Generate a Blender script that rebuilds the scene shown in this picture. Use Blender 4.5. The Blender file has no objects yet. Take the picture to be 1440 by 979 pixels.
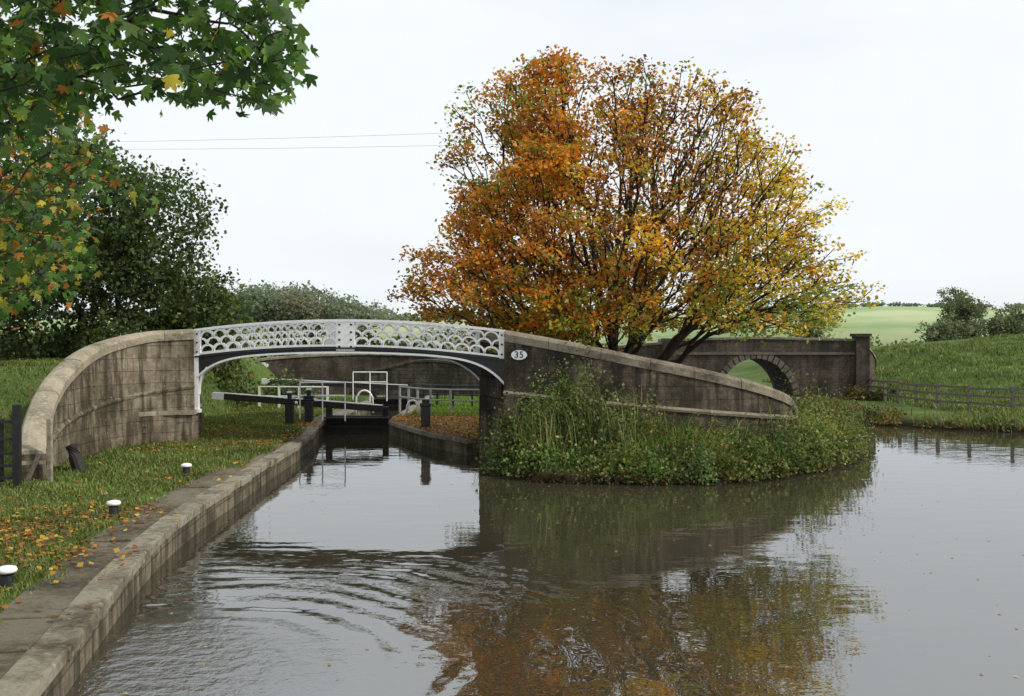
import bpy, bmesh, math, random
import numpy as np
from mathutils import Vector, noise
random.seed(4); RNG=np.random.default_rng(7)
S=bpy.context.scene; COL=S.collection
R=math.radians

# ---------------------------------------------------------------- helpers
def sstep(a,b,x):
    t=np.clip((np.asarray(x,float)-a)/(b-a),0,1); return t*t*(3-2*t)
def empty(name):
    e=bpy.data.objects.new(name,None); COL.objects.link(e); return e
def link(name,me,mat,parent=None):
    if mat is not None: me.materials.append(mat)
    o=bpy.data.objects.new(name,me); COL.objects.link(o)
    if parent is not None: o.parent=parent
    return o
def np_mesh(name,V,F,mat,C=None,parent=None,smooth=False):
    V=np.asarray(V,np.float32); F=np.asarray(F,np.int32); k=F.shape[1]
    me=bpy.data.meshes.new(name)
    me.vertices.add(len(V)); me.vertices.foreach_set('co',V.ravel())
    me.loops.add(F.size); me.loops.foreach_set('vertex_index',F.ravel())
    me.polygons.add(len(F)); me.polygons.foreach_set('loop_start',np.arange(0,F.size,k,dtype=np.int32))
    me.update(calc_edges=True)
    if smooth: me.polygons.foreach_set('use_smooth',np.ones(len(F),bool))
    if C is not None:
        a=me.color_attributes.new('Col','FLOAT_COLOR','POINT')
        c=np.ones((len(V),4),np.float32); c[:,:3]=C; a.data.foreach_set('color',c.ravel())
    return link(name,me,mat,parent)
def py_mesh(name,V,F,mat,parent=None,uv=None,smooth=False,recalc=True,bevel=0):
    me=bpy.data.meshes.new(name); me.from_pydata([tuple(v) for v in V],[],F)
    if uv is not None:
        l=me.uv_layers.new(name='UVMap')
        for lp in me.loops: l.data[lp.index].uv=uv[lp.vertex_index]
    if recalc or bevel:
        bm=bmesh.new(); bm.from_mesh(me)
        if bevel: bmesh.ops.bevel(bm,geom=bm.edges[:],offset=bevel,segments=2,affect='EDGES',profile=.5)
        bmesh.ops.recalc_face_normals(bm,faces=bm.faces[:]); bm.to_mesh(me); bm.free()
    if smooth:
        for p in me.polygons: p.use_smooth=True
    return link(name,me,mat,parent)
class MB:
    def __init__(s): s.v=[]; s.f=[]
    def box(s,c,d,rz=0,tilt=None):
        n=len(s.v)
        for sx in(-1,1):
            for sy in(-1,1):
                for sz in(-1,1):
                    p=Vector((sx*d[0]/2,sy*d[1]/2,sz*d[2]/2))
                    if tilt is not None: p.rotate(tilt)
                    x=p.x*math.cos(rz)-p.y*math.sin(rz); y=p.x*math.sin(rz)+p.y*math.cos(rz)
                    s.v.append((c[0]+x,c[1]+y,c[2]+p.z))
        for q in((0,1,3,2),(4,6,7,5),(0,4,5,1),(2,3,7,6),(0,2,6,4),(1,5,7,3)): s.f.append([n+i for i in q])
    def beam(s,a,b,w,h=None):
        h=h or w; a=Vector(a); b=Vector(b); t=(b-a).normalized()
        up=Vector((0,0,1)) if abs(t.z)<.95 else Vector((0,1,0))
        r=t.cross(up).normalized(); u=r.cross(t).normalized(); n=len(s.v)
        for p in(a,b):
            for i,j in((-1,-1),(1,-1),(1,1),(-1,1)): s.v.append(tuple(p+r*w/2*i+u*h/2*j))
        for i in range(4): s.f.append([n+i,n+(i+1)%4,n+4+(i+1)%4,n+4+i])
        s.f.append([n+3,n+2,n+1,n]); s.f.append([n+4,n+5,n+6,n+7])
    def tube(s,pts,r,k=8):
        pts=[Vector(p) for p in pts]; n=len(s.v)
        rr=r if isinstance(r,(list,tuple)) else [r]*len(pts)
        for i,p in enumerate(pts):
            t=(pts[min(i+1,len(pts)-1)]-pts[max(i-1,0)]).normalized()
            up=Vector((0,0,1)) if abs(t.z)<.9 else Vector((0,1,0))
            a=t.cross(up).normalized(); b=a.cross(t)
            for j in range(k):
                an=2*math.pi*j/k; s.v.append(tuple(p+a*rr[i]*math.cos(an)+b*rr[i]*math.sin(an)))
        for i in range(len(pts)-1):
            for j in range(k):
                s.f.append([n+i*k+j,n+i*k+(j+1)%k,n+(i+1)*k+(j+1)%k,n+(i+1)*k+j])
        s.f.append([n+j for j in range(k)]); s.f.append([n+(len(pts)-1)*k+j for j in range(k)])
    def lathe(s,c,prof,k=20):
        n=len(s.v)
        for r,z in prof:
            for j in range(k):
                an=2*math.pi*j/k; s.v.append((c[0]+r*math.cos(an),c[1]+r*math.sin(an),c[2]+z))
        for i in range(len(prof)-1):
            for j in range(k): s.f.append([n+i*k+j,n+i*k+(j+1)%k,n+(i+1)*k+(j+1)%k,n+(i+1)*k+j])
        s.f.append([n+(len(prof)-1)*k+j for j in range(k)])
    def obj(s,name,mat,parent=None,bevel=0,smooth=False): return py_mesh(name,s.v,s.f,mat,parent,bevel=bevel,smooth=smooth)

def spline(pts,step=.25):
    P=np.array(pts,float); P=np.vstack([2*P[0]-P[1],P,2*P[-1]-P[-2]]); out=[]
    for i in range(1,len(P)-2):
        for t in np.linspace(0,1,24,endpoint=False):
            a,b,c,d=P[i-1],P[i],P[i+1],P[i+2]
            out.append(.5*((2*b)+(-a+c)*t+(2*a-5*b+4*c-d)*t*t+(-a+3*b-3*c+d)*t**3))
    out.append(P[-2]); out=np.array(out)
    s=np.r_[0,np.cumsum(np.hypot(*np.diff(out[:,:2],axis=0).T))]
    n=max(2,int(s[-1]/step)+1); q=np.linspace(0,s[-1],n)
    return np.column_stack([np.interp(q,s,out[:,k]) for k in range(out.shape[1])]),q
def normals2(p):
    t=np.gradient(p[:,:2],axis=0); t/=np.linalg.norm(t,axis=1)[:,None]
    return np.column_stack([-t[:,1],t[:,0]])
def sweep(name,path,s,prof,mat,parent=None,smooth=False):
    n=normals2(path); V=[];UV=[];F=[]
    for i in range(len(path)):
        pr=prof(i)
        for o,z in pr:
            V.append((path[i,0]+n[i,0]*o,path[i,1]+n[i,1]*o,z)); UV.append((s[i],z+o*.3))
    K=len(pr)
    for i in range(len(path)-1):
        for k in range(K): F.append([i*K+k,i*K+(k+1)%K,(i+1)*K+(k+1)%K,(i+1)*K+k])
    F.append(list(range(K))); F.append([(len(path)-1)*K+k for k in range(K)])
    return py_mesh(name,V,F,mat,parent,uv=UV,smooth=smooth)

# ---------------------------------------------------------------- materials
class NT:
    def __init__(s,name):
        s.m=bpy.data.materials.new(name); s.m.use_nodes=True; s.t=s.m.node_tree; s.t.nodes.clear()
        s.out=s.n('ShaderNodeOutputMaterial')
    def n(s,ty,**k):
        x=s.t.nodes.new(ty)
        for a,b in k.items(): setattr(x,a,b)
        return x
    def l(s,a,b): s.t.links.new(a,b)
    def pos(s): return s.n('ShaderNodeNewGeometry').outputs['Position']
    def noise(s,vec,scale,detail=6,rough=.6):
        x=s.n('ShaderNodeTexNoise'); x.inputs['Scale'].default_value=scale; x.inputs['Detail'].default_value=detail
        x.inputs['Roughness'].default_value=rough; s.l(vec,x.inputs['Vector']); return x.outputs['Fac']
    def mapv(s,vec,scale):
        x=s.n('ShaderNodeMapping'); x.inputs['Scale'].default_value=scale; s.l(vec,x.inputs[0]); return x.outputs[0]
    def ramp(s,f,stops):
        x=s.n('ShaderNodeValToRGB'); e=x.color_ramp.elements
        while len(e)<len(stops): e.new(.5)
        for i,(p,c) in enumerate(stops):
            e[i].position=p; e[i].color=(c,c,c,1) if isinstance(c,(int,float)) else (*c,1)
        s.l(f,x.inputs['Fac']); return x.outputs['Color']
    def mix(s,f,a,b,mode='MIX'):
        x=s.n('ShaderNodeMix',data_type='RGBA',blend_type=mode)
        for v,i in((f,0),(a,6),(b,7)):
            if isinstance(v,(int,float)): x.inputs[i].default_value=v
            elif isinstance(v,tuple): x.inputs[i].default_value=(*v,1)
            else: s.l(v,x.inputs[i])
        return x.outputs[2]
    def math(s,op,a,b=0,clamp=False):
        x=s.n('ShaderNodeMath',operation=op,use_clamp=clamp)
        for v,i in((a,0),(b,1)):
            if isinstance(v,(int,float)): x.inputs[i].default_value=v
            else: s.l(v,x.inputs[i])
        return x.outputs[0]
    def bump(s,h,dist,normal=None):
        x=s.n('ShaderNodeBump'); x.inputs['Distance'].default_value=dist; s.l(h,x.inputs['Height'])
        if normal is not None: s.l(normal,x.inputs['Normal'])
        return x.outputs[0]
    def pbr(s,col,rough=.85,nrm=None,spec=.3,metal=0):
        b=s.n('ShaderNodeBsdfPrincipled')
        if isinstance(col,tuple): b.inputs['Base Color'].default_value=(*col,1)
        else: s.l(col,b.inputs['Base Color'])
        b.inputs['Roughness'].default_value=rough; b.inputs['Specular IOR Level'].default_value=spec; b.inputs['Metallic'].default_value=metal
        if nrm is not None: s.l(nrm,b.inputs['Normal'])
        s.l(b.outputs[0],s.out.inputs[0]); return s.m
def m_noise(name,stops,scale=3,rough=.85,bump=.01,bscale=12,spec=.25,lichen=None):
    t=NT(name); p=t.pos(); a=t.noise(p,scale); b=t.noise(p,bscale,8,.7)
    f=t.math('ADD',t.math('MULTIPLY',a,.6),t.math('MULTIPLY',b,.4)); c=t.ramp(f,stops)
    if lichen: c=t.mix(t.ramp(t.noise(p,6,5,.75),[(.6,0),(.66,.75)]),c,lichen)
    return t.pbr(c,rough,t.bump(b,bump),spec)
def m_blocks(name,cols,bw,bh,mortar,mcol,stain=(.03,.028,.02),moss=(.05,.07,.02),msz=.012,bmp=.02,streak=.8,st=(.42,.62)):
    t=NT(name); uv=t.n('ShaderNodeUVMap').outputs[0]; p=t.pos()
    wob=t.n('ShaderNodeVectorMath',operation='ADD'); nz=t.n('ShaderNodeTexNoise'); nz.inputs['Scale'].default_value=1.5
    t.l(p,nz.inputs['Vector']); sc=t.n('ShaderNodeVectorMath',operation='SCALE'); sc.inputs['Scale'].default_value=.06
    t.l(nz.outputs['Color'],sc.inputs[0]); t.l(uv,wob.inputs[0]); t.l(sc.outputs[0],wob.inputs[1])
    b=t.n('ShaderNodeTexBrick'); b.inputs['Scale'].default_value=1; b.inputs['Brick Width'].default_value=bw
    b.inputs['Row Height'].default_value=bh; b.inputs['Mortar Size'].default_value=msz; b.inputs['Mortar Smooth'].default_value=.5
    b.inputs['Bias'].default_value=0; b.offset=.43; b.squash=1.25; b.squash_frequency=3
    b.inputs['Color1'].default_value=(*cols[0],1); b.inputs['Color2'].default_value=(*cols[1],1); b.inputs['Mortar'].default_value=(*mcol,1)
    t.l(wob.outputs[0],b.inputs['Vector'])
    n1=t.noise(p,.9,8,.65); n2=t.noise(p,7,8,.7); n3=t.noise(p,2.2,6,.6); n4=t.noise(t.mapv(p,(5,5,.55)),1,6,.6)
    c=t.mix(t.ramp(n2,[(.4,.6),(.62,0)]),b.outputs['Color'],cols[2])
    c=t.mix(t.ramp(n1,[(st[0],0),(st[1],.85)]),c,stain)
    c=t.mix(t.ramp(n4,[(.46,0),(.6,streak)]),c,stain)
    c=t.mix(t.ramp(n3,[(.58,0),(.7,.6)]),c,moss)
    c=t.mix(t.ramp(t.noise(p,10,5,.7),[(.62,0),(.7,.5)]),c,tuple(min(1,v*1.7) for v in cols[2]))
    h=t.math('SUBTRACT',t.math('MULTIPLY',n2,.8),t.math('MULTIPLY',b.outputs['Fac'],.5))
    return t.pbr(c,.9,t.bump(h,bmp),.2)
def m_leaf(name,trans=.4,rough=.5,spec=.25):
    t=NT(name); a=t.n('ShaderNodeAttribute'); a.attribute_name='Col'
    b=t.n('ShaderNodeBsdfPrincipled'); b.inputs['Roughness'].default_value=rough; b.inputs['Specular IOR Level'].default_value=spec
    t.l(a.outputs['Color'],b.inputs['Base Color']); tr=t.n('ShaderNodeBsdfTranslucent')
    br=t.n('ShaderNodeMix',data_type='RGBA',blend_type='MULTIPLY'); br.inputs[0].default_value=1; br.inputs[7].default_value=(1.4,1.4,.7,1)
    t.l(a.outputs['Color'],br.inputs[6]); t.l(br.outputs[2],tr.inputs[0])
    m=t.n('ShaderNodeMixShader'); m.inputs[0].default_value=trans; t.l(b.outputs[0],m.inputs[1]); t.l(tr.outputs[0],m.inputs[2])
    t.l(m.outputs[0],t.out.inputs[0]); return t.m
def m_plain(name,c,rough=.6,spec=.4,var=.35,bump=.003,scale=9):
    t=NT(name); p=t.pos(); n=t.noise(p,scale,7,.65)
    d=tuple(v*(1-var) for v in c)
    return t.pbr(t.ramp(n,[(.38,d),(.6,c)]),rough,t.bump(n,bump),spec)

M_leaf=m_leaf('leaf'); M_grass=m_leaf('grass_blade',.3,.6,.15)
M_bark=m_noise('bark',[(.3,(.016,.012,.009)),(.6,(.05,.04,.03)),(.75,(.08,.08,.055))],4,.95,.03,25)
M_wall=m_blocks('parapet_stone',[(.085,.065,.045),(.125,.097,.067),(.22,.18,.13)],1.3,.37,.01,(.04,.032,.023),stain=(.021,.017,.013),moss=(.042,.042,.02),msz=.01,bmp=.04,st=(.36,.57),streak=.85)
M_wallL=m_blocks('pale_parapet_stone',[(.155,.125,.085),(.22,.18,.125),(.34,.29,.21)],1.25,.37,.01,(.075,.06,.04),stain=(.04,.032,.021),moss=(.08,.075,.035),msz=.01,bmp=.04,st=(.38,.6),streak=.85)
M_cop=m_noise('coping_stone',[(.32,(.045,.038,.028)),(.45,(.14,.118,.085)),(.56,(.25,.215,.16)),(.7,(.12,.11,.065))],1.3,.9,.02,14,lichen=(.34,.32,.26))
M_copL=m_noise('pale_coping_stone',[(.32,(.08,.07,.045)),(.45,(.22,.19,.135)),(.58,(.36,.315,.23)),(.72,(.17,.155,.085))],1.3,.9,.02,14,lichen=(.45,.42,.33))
M_brick=m_blocks('old_brick',[(.05,.035,.028),(.085,.056,.042),(.14,.12,.1)],.42,.15,.01,(.09,.08,.065),stain=(.022,.018,.015),msz=.012,bmp=.01,streak=.5)
M_arch=m_noise('arch_stone',[(.32,(.05,.042,.034)),(.5,(.12,.1,.08)),(.7,(.18,.16,.125))],2,.9,.01,14)
M_rubble=m_blocks('rubble_stone',[(.06,.05,.04),(.1,.085,.065),(.17,.15,.12)],.55,.22,.01,(.03,.03,.02),msz=.03,bmp=.04)
M_quay=m_noise('quay_paving_stone',[(.34,(.035,.03,.02)),(.44,(.085,.074,.048)),(.55,(.16,.14,.1)),(.68,(.07,.078,.032))],.8,.93,.03,11,lichen=(.22,.19,.13))
M_quayedge=m_noise('quay_edge_stone',[(.34,(.05,.042,.03)),(.44,(.14,.12,.083)),(.55,(.26,.235,.18)),(.68,(.085,.09,.04))],1.0,.93,.03,11,lichen=(.42,.4,.34))
M_quaywall=m_blocks('quay_wall_stone',[(.12,.095,.062),(.17,.14,.095),(.24,.2,.145)],.85,.27,.01,(.04,.034,.022),stain=(.035,.03,.018),moss=(.045,.05,.02),bmp=.05)
M_white=m_plain('white_paint',(.84,.84,.82),.45,.4,.12)
M_black=m_plain('black_paint',(.018,.018,.02),.4,.5,.5)
M_tar=m_plain('tarred_timber',(.035,.03,.027),.7,.3,.5)
M_timber=m_plain('weathered_timber',(.2,.175,.14),.85,.2,.5,.006,14)
M_grey=m_plain('grey_rail_paint',(.38,.4,.38),.5,.4,.3)
M_greenpost=m_plain('old_post',(.3,.26,.19),.8,.2,.4)

def m_ground():
    t=NT('grass_ground'); p=t.pos(); a=t.noise(p,.35,8,.65); b=t.noise(p,5,8,.7); c=t.noise(p,.04,4,.5)
    f=t.math('ADD',t.math('MULTIPLY',a,.5),t.math('MULTIPLY',b,.5))
    g=t.ramp(f,[(.3,(.035,.04,.012)),(.47,(.065,.1,.024)),(.6,(.11,.16,.042)),(.75,(.17,.18,.07))])
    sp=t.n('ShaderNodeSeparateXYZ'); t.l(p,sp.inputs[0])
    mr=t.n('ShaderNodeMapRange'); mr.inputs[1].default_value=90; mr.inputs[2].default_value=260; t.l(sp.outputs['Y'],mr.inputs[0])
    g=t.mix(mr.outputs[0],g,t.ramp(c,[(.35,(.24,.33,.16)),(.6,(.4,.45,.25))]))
    d=t.ramp(t.noise(p,.8,7,.7),[(.5,0),(.62,.8)])
    near=t.n('ShaderNodeMapRange'); near.inputs[1].default_value=45; near.inputs[2].default_value=30; t.l(sp.outputs['Y'],near.inputs[0])
    g=t.mix(t.math('MULTIPLY',d,near.outputs[0]),g,(.1,.075,.04))
    mud=t.n('ShaderNodeMapRange'); mud.inputs[1].default_value=.35; mud.inputs[2].default_value=.1; t.l(sp.outputs['Z'],mud.inputs[0])
    g=t.mix(mud.outputs[0],g,(.03,.022,.014))
    return t.pbr(g,.95,t.bump(b,.05),.1)
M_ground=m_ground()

def m_water():
    t=NT('canal_water'); p=t.pos()
    n1=t.noise(t.mapv(p,(.8,1.6,1)),1.6,3,.5); n2=t.noise(t.mapv(p,(.8,1.6,1)),.35,2,.5)
    mc=t.n('ShaderNodeMapping'); mc.inputs['Location'].default_value=(4.0,-10.4,0); t.l(p,mc.inputs[0])
    ln=t.n('ShaderNodeVectorMath',operation='LENGTH'); t.l(mc.outputs[0],ln.inputs[0])
    nd=t.noise(p,.5,3,.5)
    ph=t.math('ADD',t.math('MULTIPLY',ln.outputs['Value'],12.5),t.math('MULTIPLY',nd,14))
    w=t.math('SINE',ph)
    patch=t.ramp(t.noise(p,.45,4,.65),[(.4,.05),(.6,1)])
    mk=t.n('ShaderNodeMapRange',interpolation_type='SMOOTHSTEP'); mk.inputs[1].default_value=8.0; mk.inputs[2].default_value=2; t.l(ln.outputs['Value'],mk.inputs[0])
    w=t.math('MULTIPLY',t.math('MULTIPLY',w,mk.outputs[0]),patch)
    chop=t.n('ShaderNodeMapRange',interpolation_type='SMOOTHSTEP'); chop.inputs[1].default_value=3.0; chop.inputs[2].default_value=.4; t.l(ln.outputs['Value'],chop.inputs[0])
    ch=t.math('MULTIPLY',t.noise(p,5,4,.6),chop.outputs[0])
    b=t.bump(n1,.0042); b=t.bump(n2,.012,b); b=t.bump(w,.006,b); b=t.bump(ch,.045,b)
    murk=t.ramp(t.noise(p,.25,4,.5),[(.35,(.034,.03,.019)),(.65,(.046,.039,.024))])
    d=t.n('ShaderNodeBsdfDiffuse'); t.l(murk,d.inputs[0])
    g=t.n('ShaderNodeBsdfGlossy'); g.inputs['Roughness'].default_value=.006; g.inputs['Color'].default_value=(.95,.97,1,1); t.l(b,g.inputs['Normal'])
    fr=t.n('ShaderNodeFresnel'); fr.inputs['IOR'].default_value=3.5; t.l(b,fr.inputs['Normal'])
    m=t.n('ShaderNodeMixShader'); t.l(fr.outputs[0],m.inputs[0]); t.l(d.outputs[0],m.inputs[1]); t.l(g.outputs[0],m.inputs[2])
    t.l(m.outputs[0],t.out.inputs[0]); return t.m
M_water=m_water()

# ---------------------------------------------------------------- layout
quay,_=spline([(-1.6,-12),(-2.9,2),(-4.1,8.4),(-5.5,15.9),(-6.05,24),(-6.4,31.5),(-7.1,37)],.5)
WATER=[(-1.6,-60)]+[tuple(q) for q in quay[::2]]+[(-7.1,37),(-7.1,62),(-4.7,62),(-4.7,37.7),(-2.8,33),(-1.4,30.6),(-.57,26.5),(.7,24.7),(3.1,24.3),
 (5.07,24.5),(6.9,25.5),(9.2,28),(11.0,31.4),(11.6,34),(11.5,40),(10.9,50),(10.8,60),(8,68),(11,70),(14.7,60),(14.7,50),(14.9,43.5),(17,39.5),(20,37.6),(30,35),(60,31),(260,25),(260,-60)]
WP=np.array(WATER)
def sdist(x,y):
    x=np.asarray(x,float).ravel(); y=np.asarray(y,float).ravel()
    best=np.full(x.shape,1e9); ins=np.zeros(x.shape,bool)
    for i in range(len(WP)):
        ax,ay=WP[i]; bx,by=WP[(i+1)%len(WP)]; dx,dy=bx-ax,by-ay
        t=np.clip(((x-ax)*dx+(y-ay)*dy)/(dx*dx+dy*dy+1e-12),0,1)
        best=np.minimum(best,np.hypot(x-ax-t*dx,y-ay-t*dy))
        if ay!=by:
            c=((ay>y)!=(by>y))&(x<(bx-ax)*(y-ay)/(by-ay)+ax); ins^=c
    return np.where(ins,-best,best)
def wob(x,y,s): return (np.sin(x*s+1.3*np.sin(y*s*.7))+np.sin(y*s*1.31+1.7*np.sin(x*s*.83+2))+np.sin((x+y)*s*.61+.8))/3
def H(x,y):
    sh=np.shape(x); x=np.asarray(x,float).ravel(); y=np.asarray(y,float).ravel(); sd=sdist(x,y)
    b=np.full(x.shape,.5)
    b+=.45*sstep(.3,3,sd)*sstep(-1.2,.6,x)*(1-sstep(36,44,y))*(x<13)
    b+=2.3*sstep(-11.9,-14.6,x)*sstep(22,30,y)*(1-.7*sstep(50,75,y))
    amp=2.4*sstep(19.8,27,x)+.9*sstep(27,38,x)
    b+=(amp*(1-.7*sstep(78,112,y))+.24*(wob(x,y,.9)+.8*wob(x+2,y*1.3,2.6))*sstep(21,25,x))*sstep(41.5,68,y+.15*(x-20))
    b+=9.5*sstep(110,330,y)+4.5*np.exp(-((x-130)/60)**2-((y-340)/70)**2)-.004*np.clip(y-420,0,None)
    b+=.7*wob(x,y,.03)*sstep(100,200,y)
    b+=.025*wob(x,y,1.7)*(1-sstep(60,90,y))
    hard=(x<-.9)
    nat=np.where(sd<0,np.maximum(-.8,sd*1.2),.3*sstep(0,.35,sd)+(b-.3)*sstep(.2,1.6,sd))
    cw=np.where(y<24,1.0,.5)
    hd=np.where(sd>.35,b-.02-.12*(1-sstep(cw-.2,cw+.12,sd)),-.8)
    return np.where(hard,hd,nat).reshape(sh)
xs=np.r_[-np.geomspace(1400,20.5,46),np.arange(-20,30,.25),np.geomspace(30.5,1400,50)]
ys=np.r_[np.linspace(-60,-2,20),np.arange(-1,8,.5),np.arange(8,62,.25),np.geomspace(62.5,1600,80)]
X,Y=np.meshgrid(xs,ys); Z=H(X,Y); nx,ny=len(xs),len(ys)
i=np.arange(ny-1)[:,None]*nx+np.arange(nx-1)[None,:]; i=i.ravel()
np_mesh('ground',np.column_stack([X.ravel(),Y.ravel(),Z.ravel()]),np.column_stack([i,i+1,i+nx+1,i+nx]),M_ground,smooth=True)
py_mesh('water',[(-12,-60,0),(260,-60,0),(260,75,0),(-12,75,0)],[[0,1,2,3]],M_water,recalc=False)

# ---------------------------------------------------------------- quay
def quay_run(name,pts,width,gap0,parent):
    p,s=spline(pts,.3)
    sweep(name+'_wall',p,s,lambda i:[(.03,-.9),(.03,.33),(.45,.33),(.45,-.9)],M_quaywall,parent)
    a=0
    pos=lambda u:np.array([np.interp(u,s,p[:,0]),np.interp(u,s,p[:,1])])
    nn=normals2(p); me=MB(); mi=MB()
    while a<s[-1]-.2:
        L=random.uniform(.8,1.7); b=min(a+L,s[-1])
        for m,(o0,o1) in((me,(-.02+random.uniform(-.035,.035),.36)),(mi,(.366,width+random.uniform(-.07,.07)))):
            if o1<=o0: continue
            n=len(m.v); q=[]
            for u in(a+.006,b-.006):
                c=pos(u); v=np.array([np.interp(u,s,nn[:,0]),np.interp(u,s,nn[:,1])])
                for o in(o0+random.uniform(-.008,.008) if m is me else o0,o1): q.append(c+v*o)
            tz=[.5+random.uniform(-.02,.014)-(0 if m is me else .012) for _ in q]
            for w in q: m.v.append((w[0],w[1],.335))
            for w,tt in zip(q,tz): m.v.append((w[0],w[1],tt))
            for f in((0,1,3,2),(4,6,7,5),(0,4,5,1),(2,3,7,6),(0,2,6,4),(1,5,7,3)): m.f.append([n+j for j in f])
        a=b
    me.obj(name+'_edge_stones',M_quayedge,parent,bevel=.025)
    if mi.v: mi.obj(name+'_paving',M_quay,parent,bevel=.015)
E=empty('stone_quay')
quay_run('quay',[(-1.6,-12),(-2.9,2),(-4.1,8.4),(-5.5,15.9),(-6.0,23.8)],1.0,0,E)
quay_run('quay_far',[(-6.02,24),(-6.4,31.5),(-7.1,37)],.5,0,E)
E=empty('lock_chamber_walls')
quay_run('lockside',[(-7.1,37.05),(-7.1,48),(-7.1,62)],.7,0,E)
quay_run('lockside_far',[(-4.7,62),(-4.7,50),(-4.7,37.7)],.7,0,E)
quay_run('lock_approach',[(-4.66,37.5),(-2.8,33.0),(-1.4,30.6)],.4,0,E)

# ---------------------------------------------------------------- foot bridge
A=np.array([-9.56,30.0]); B=np.array([-.2,28.0]); Lb=float(np.hypot(*(B-A))); ub=(B-A)/Lb; nb=np.array([ub[1],-ub[0]])
D=np.array([-.75,2.4])
def BP(s,z,o,side=0):
    c=A+ub*s+nb*o+D*side; return (c[0],c[1],z)
ztop=lambda s:3.83-.05*(s/Lb)+.3*4*(s/Lb)*(1-s/Lb)
zbot=lambda s:ztop(s)-.76
def zin(s):
    q=abs(2*s/Lb-1); return 3.2-.25*q*q-.62*q**8
def ribbon(m,pts,w,o0,o1,side):
    P=np.array(pts,float); t=np.gradient(P,axis=0); t/=np.linalg.norm(t,axis=1)[:,None]; n=np.column_stack([-t[:,1],t[:,0]])
    b=len(m.v)
    for p,v in zip(P,n):
        for e,o in((-1,o0),(1,o0),(1,o1),(-1,o1)):
            m.v.append(BP(p[0]+v[0]*w/2*e,p[1]+v[1]*w/2*e,o,side))
    for i in range(len(P)-1):
        for k in range(4): m.f.append([b+i*4+k,b+i*4+(k+1)%4,b+i*4+4+(k+1)%4,b+i*4+4+k])
    m.f.append([b,b+1,b+2,b+3]); e=b+(len(P)-1)*4; m.f.append([e,e+1,e+2,e+3])
FB=empty('iron_canal_footbridge')
for side in(0,1):
    w=MB(); k=MB(); ss=np.linspace(0,Lb,60)
    ribbon(w,[(s,ztop(s)) for s in ss],.07,.06,-.07,side)
    ribbon(w,[(s,zbot(s)+.03) for s in ss],.055,.05,-.06,side)
    for s0,s1 in((0,.2),(Lb*.475,Lb*.475+.56),(Lb-.16,Lb)):
        n=8; sx=np.linspace(s0,s1,n); b=len(w.v)
        for s in sx:
            dn=.03 if s0<1 or s0>Lb-1 else .12
            for z,o in((zbot(s)-dn,.045),(ztop(s)+.0,.045),(ztop(s),-.045),(zbot(s)-dn,-.045)): w.v.append(BP(s,z,o,side))
        for i in range(n-1):
            for q in range(4): w.f.append([b+i*4+q,b+i*4+(q+1)%4,b+i*4+4+(q+1)%4,b+i*4+4+q])
        w.f.append([b,b+1,b+2,b+3]); w.f.append([b+4*(n-1)+q for q in range(4)])
    for s0,s1 in((.2,Lb*.475),(Lb*.475+.56,Lb-.16)):
        n=10; pw=(s1-s0)/n
        for row in range(3):
            off=.5 if row%2 else 0
            for j in range(-1,n+1):
                cx=s0+(j+.5+off)*pw; pts=[]
                for a in np.linspace(0,math.pi,13):
                    s=cx+pw/2*math.cos(a)
                    if s<s0-.001 or s>s1+.001: continue
                    pts.append((s,zbot(s)+.055+row*.215+.215*math.sin(a)**.9))
                if len(pts)>2: ribbon(w,pts,.052,.025,-.02,side)
    b=len(k.v)
    for s in ss:
        zb=zbot(s)-.005
        for z,o in((zin(s),.0),(zb,.0),(zb,-.05),(zin(s),-.05)): k.v.append(BP(s,z,o,side))
    for i in range(len(ss)-1):
        for q in range(4): k.f.append([b+i*4+q,b+i*4+(q+1)%4,b+i*4+4+(q+1)%4,b+i*4+4+q])
    ribbon(k,[(s,zbot(s)-.045) for s in ss],.05,.09,.004,side)
    ribbon(w,[(s,zin(s)-.027) for s in ss],.055,.08,-.14,side)
    w.beam(BP(.07,1.42,0,side),BP(.07,3.1,0,side),.13,.16)
    w.beam(BP(.07,1.36,0,side),BP(.07,1.46,0,side),.22,.24)
    ribbon(w,[(.14,1.9),(.17,2.2),(.26,2.5),(.42,2.72)],.05,.05,-.05,side)
    w.obj('white_tracery_parapet' if side==0 else 'white_tracery_parapet_rear',M_white,FB)
    k.obj('black_arch_rib' if side==0 else 'black_arch_rib_rear',M_black,FB)
k=MB(); ss=np.linspace(0,Lb,40); b=0
for s in ss:
    for side,z in((.02,zbot(s)+.0),(.98,zbot(s)+.0),(.98,zbot(s)-.1),(.02,zbot(s)-.1)): k.v.append(BP(s,z,0,side))
for i in range(len(ss)-1):
    for q in range(4): k.f.append([i*4+q,i*4+(q+1)%4,i*4+4+(q+1)%4,i*4+4+q])
k.f.append([0,1,2,3])
for s in np.linspace(.8,Lb-.8,8): k.beam(BP(s,zin(s)+.1,0,.03),BP(s,zin(s)+.1,0,.97),.08,.14)
k.obj('deck',M_tar,FB)
m=MB()
for dz in(.0,.2,.42,.64):
    for ds in(.1,.46):
        s=Lb*.475+ds; m.box(BP(s,zbot(s)+dz,.05),(.06,.03,.05),math.atan2(ub[1],ub[0]))
for s in(.1,Lb-.08):
    for dz in(.1,.38,.64): m.box(BP(s,zbot(s)+dz,.05),(.05,.03,.05),math.atan2(ub[1],ub[0]))
m.obj('centre_plate_bolts',M_black,FB)

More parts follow.
